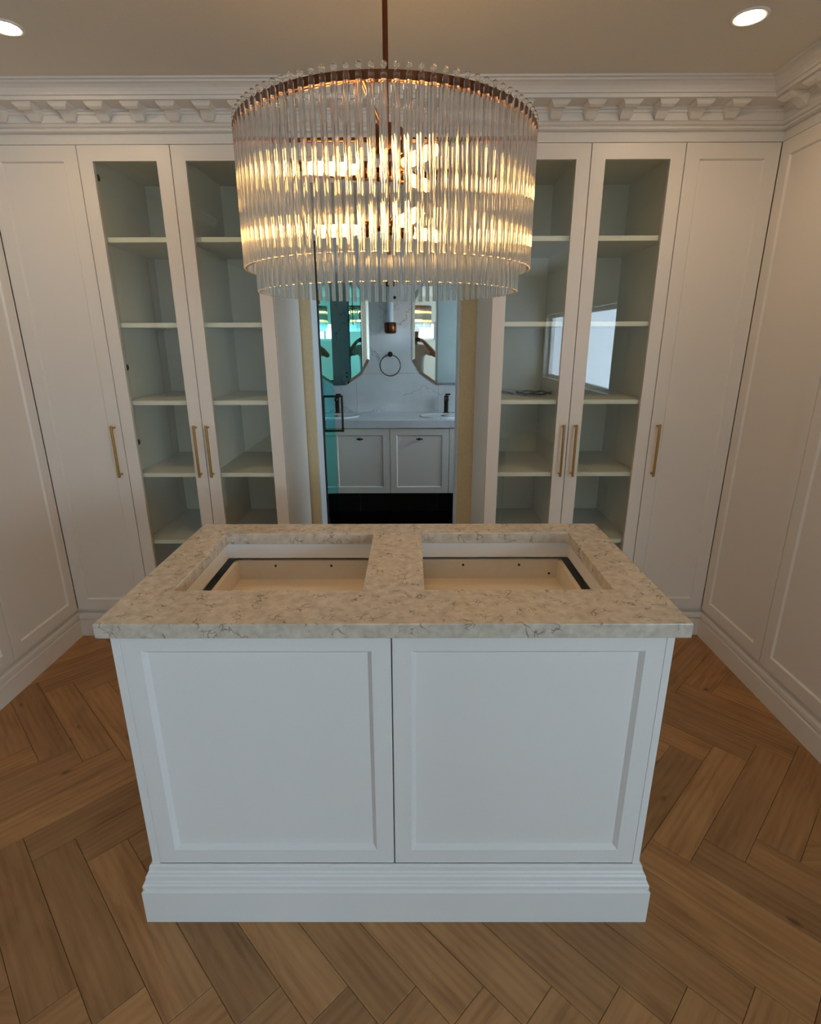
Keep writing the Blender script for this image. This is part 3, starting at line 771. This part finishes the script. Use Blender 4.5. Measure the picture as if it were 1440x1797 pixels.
# wall light
t = empty('wall_light', (-0.182, BY - 0.009, 1.60), 0, 'wall light with glass tube in a copper cup between the mirrors', 'wall light')
yo = -0.065
MB().lathe([(0.0, 0.0), (0.040, 0.002), (0.049, 0.012), (0.050, 0.085), (0.046, 0.090), (0.0, 0.090)], (0, yo, 0), 24).build('cup', COPPER, t)
MB().lathe([(0.0, 0.0895), (0.030, 0.0895), (0.031, 0.10), (0.031, 0.37), (0.0, 0.371)], (0, yo, 0), 20).build('tube', FROST, t)
MB().lathe([(0.0, 0.371), (0.040, 0.371), (0.040, 0.43), (0.034, 0.44), (0.0, 0.44)], (0, yo, 0), 24).build('cap', COPPER, t)
for sx in (-1, 1):
    MB().lathe([(0.0, 0), (0.011, 0), (0.013, 0.010), (0.008, 0.020), (0, 0.021)], (sx * 0.040, yo - 0.0, 0.285), 12, 'y').build('knob', BRONZE, t)
    MB().tube([(sx * 0.040, yo, 0.285), (sx * 0.030, yo, 0.285)], 0.004, 6).build('screw', BRONZE, t)
MB().box(-0.03, 0.03, -0.018, 0.0, 0.02, 0.30).build('back_plate', COPPER, t)
MB().box(-0.012, 0.012, yo + 0.02, -0.018, 0.03, 0.06).build('bracket_arm', COPPER, t)
# towel ring
t = empty('towel_ring', (-0.188, BY - 0.009, 1.43), 0, 'thin dark towel ring below the wall light', 'towel ring')
MB().lathe([(0.0, 0.0), (0.022, 0.0), (0.022, 0.008), (0.010, 0.012), (0.010, 0.045), (0.0, 0.046)], (0, 0, 0), 16, 'y').build('mount', BRONZE, t)
MB().tube([(0.088 * math.sin(2 * PI * k / 40), -0.040, -0.092 - 0.088 * -math.cos(2 * PI * k / 40)) for k in range(40)], 0.0042, 8, closed=True).build('ring', BRONZE, t)
# wall outlet and hook seen in the left mirror
t = empty('wall_outlet', (-0.735, WB1 + 0.012, 1.17), 0, 'white wall outlet mirrored in the lower edge of the left bathroom mirror', 'outlet')
MB().box(-0.055, 0.055, 0.0002, 0.010, -0.06, 0.06).build('plate', OUTLET, t, bevel=0.002)
for z in (-0.022, 0.022): MB().box(-0.010, 0.010, 0.010, 0.0115, z - 0.008, z + 0.008).build('socket', BRONZE, t)
t = empty('robe_hook', (-0.93, WB1 + 0.012, 1.85), 0, 'dark robe hook mirrored in the left bathroom mirror', 'hook')
MB().lathe([(0.0, 0.0), (0.035, 0.0), (0.035, -0.008), (0.012, -0.012), (0.012, -0.05), (0.03, -0.055), (0.03, -0.07), (0, -0.072)], (0, 0, 0), 16, 'y').build('peg', BRONZE, t)

# ------------------------------------------------------------------ photographer (seen in the mirror)
def skin_body(name, m, verts, edges_, radii, root, parent=None, sub=2):
    me = bpy.data.meshes.new(name); me.from_pydata(verts, edges_, []); me.update()
    o = bpy.data.objects.new(name, me); COL.objects.link(o)
    sk = o.modifiers.new('skin', 'SKIN'); sk.use_smooth_shade = True
    if not me.skin_vertices: me.skin_vertices.new()
    for i, r in enumerate(radii):
        me.skin_vertices[0].data[i].radius = r if isinstance(r, tuple) else (r, r)
        me.skin_vertices[0].data[i].use_root = (i == root)
    sb = o.modifiers.new('sub', 'SUBSURF'); sb.levels = sub; sb.render_levels = sub
    me.materials.append(m)
    if parent: o.parent = parent
    return o
PO = Vector((0, 0, 0))
cpos = Vector((0, 0, H))
phc = cpos - fw * 0.016 + rt2 * 0.060 - up2 * 0.018         # phone centre
PYo = -0.40                                    # body line
pr = empty('person', (0.062, PYo, 0), 0, 'person in a light grey t-shirt holding up a phone, seen in the right mirror', 'person')
V_, E_, R_ = [], [], []
def add(p, r, to=None):
    V_.append((p[0], p[1] - PYo, p[2])); R_.append(r)
    if to is not None: E_.append((to, len(V_) - 1))
    return len(V_) - 1
pel = add((0, PYo - 0.02, 0.93), (0.155, 0.11))
wai = add((0, PYo - 0.02, 1.08), (0.135, 0.095), pel)
che = add((0, PYo - 0.03, 1.27), (0.16, 0.11), wai)
uch = add((0, PYo - 0.035, 1.38), (0.13, 0.085), che)
nek = add((0, PYo - 0.03, 1.46), (0.055, 0.055), uch)
nk2 = add((0, PYo - 0.01, 1.53), (0.052, 0.055), nek)
hd1 = add((0, PYo + 0.005, 1.60), (0.070, 0.085), nk2)
hd2 = add((0, PYo + 0.0, 1.68), (0.078, 0.098), hd1)
hd3 = add((0, PYo - 0.01, 1.735), (0.055, 0.075), hd2)
hands = {}
for s in (-1, 1):
    sh = add((s * 0.185, PYo - 0.03, 1.385), 0.062, uch)
    el = add((s * 0.365, PYo + 0.13, 1.27), 0.043, sh)
    e2 = add((s * 0.31, PYo + 0.19, 1.34), 0.042, el)
    wr = add((s * 0.135, PYo + 0.315, 1.52), 0.028, e2)
    pm = add((s * 0.092, PYo + 0.352, 1.537), (0.032, 0.022), wr)
    hands[s] = pm
    for fi, (dz, ln) in enumerate(((0.030, 0.060), (0.010, 0.066), (-0.010, 0.062), (-0.028, 0.050))):
        a = add((s * 0.082, PYo + 0.372, 1.537 + dz), 0.0092, pm)
        b2 = add((s * 0.067, PYo + 0.3735, 1.539 + dz), 0.0085, a)
        add((s * (0.067 - ln * 0.5), PYo + 0.3725, 1.540 + dz), 0.0075, b2)
    th1 = add((s * 0.080, PYo + 0.335, 1.560), 0.0105, pm)
    add((s * 0.052, PYo + 0.338, 1.572), 0.009, th1)
    hp = add((s * 0.09, PYo - 0.02, 0.86), (0.085, 0.09), pel)
    kn = add((s * 0.105, PYo + 0.0, 0.48), 0.058, hp)
    an = add((s * 0.115, PYo - 0.02, 0.10), 0.040, kn)
    he = add((s * 0.118, PYo - 0.01, 0.045), 0.040, an)
    add((s * 0.13, PYo + 0.13, 0.036), 0.034, he)
body = skin_body('body', SKIN, V_, E_, R_, 0, pr)
# t-shirt
V2, E2, R2 = [], [], []
def add2(p, r, to=None):
    V2.append((p[0], p[1] - PYo, p[2])); R2.append(r)
    if to is not None: E2.append((to, len(V2) - 1))
    return len(V2) - 1
a0 = add2((0, PYo - 0.02, 0.90), (0.185, 0.135)); a1 = add2((0, PYo - 0.02, 1.08), (0.170, 0.125), a0); a2 = add2((0, PYo - 0.03, 1.27), (0.185, 0.135), a1); a3 = add2((0, PYo - 0.035, 1.39), (0.150, 0.105), a2)
add2((0, PYo - 0.03, 1.455), (0.075, 0.075), a3)
for s in (-1, 1):
    b1 = add2((s * 0.19, PYo - 0.03, 1.39), 0.083, a3); add2((s * 0.31, PYo + 0.065, 1.305), 0.075, b1)
skin_body('t_shirt', SHIRT, V2, E2, R2, 0, pr)['label'] = 'light grey t-shirt'
V3, E3, R3 = [], [], []
def add3(p, r, to=None):
    V3.append((p[0], p[1] - PYo, p[2])); R3.append(r)
    if to is not None: E3.append((to, len(V3) - 1))
    return len(V3) - 1
q0 = add3((0, PYo - 0.02, 0.93), (0.17, 0.125))
for s in (-1, 1):
    q1 = add3((s * 0.092, PYo - 0.02, 0.83), (0.10, 0.108), q0); q2 = add3((s * 0.105, PYo + 0.0, 0.48), 0.076, q1); add3((s * 0.115, PYo - 0.02, 0.10), 0.062, q2)
skin_body('trousers', TROUSER, V3, E3, R3, 0, pr)
V4 = [(0, -0.035, 1.64), (0, -0.035, 1.71), (0, 0.0, 1.765), (0, 0.065, 1.755)]
skin_body('hair', HAIR, V4, [(0, 1), (1, 2), (2, 3)], [(0.085, 0.075), (0.090, 0.085), (0.080, 0.060), (0.055, 0.03)], 0, pr)
hdm = MB()
for s in (-1, 1): hdm.lathe([(0.0, 0.0), (0.013, 0.0), (0.013, 0.008), (0.0, 0.010)], (s * 0.032, 0.098, 1.655), 10, 'y')
hdm.build('eyes', BLACK, pr)
MB().tube([(0, 0.095, 1.65), (0, 0.115, 1.615), (0, 0.098, 1.605)], 0.010, 8).build('nose', SKIN, pr)
MB().tube([(-0.025, 0.088, 1.578), (0, 0.094, 1.576), (0.025, 0.088, 1.578)], 0.005, 6).build('mouth', COPPER, pr)
ph = empty('phone', phc, 0, 'dark phone held up by the person seen in the right mirror', 'phone')
ph.rotation_euler = M.to_euler()
MB().box(-0.078, 0.078, -0.038, 0.038, -0.005, 0.004).build('case', PHONE, ph, bevel=0.003)
MB().box(-0.074, 0.074, -0.035, 0.035, -0.0062, -0.0051).build('screen', PHONE, ph)
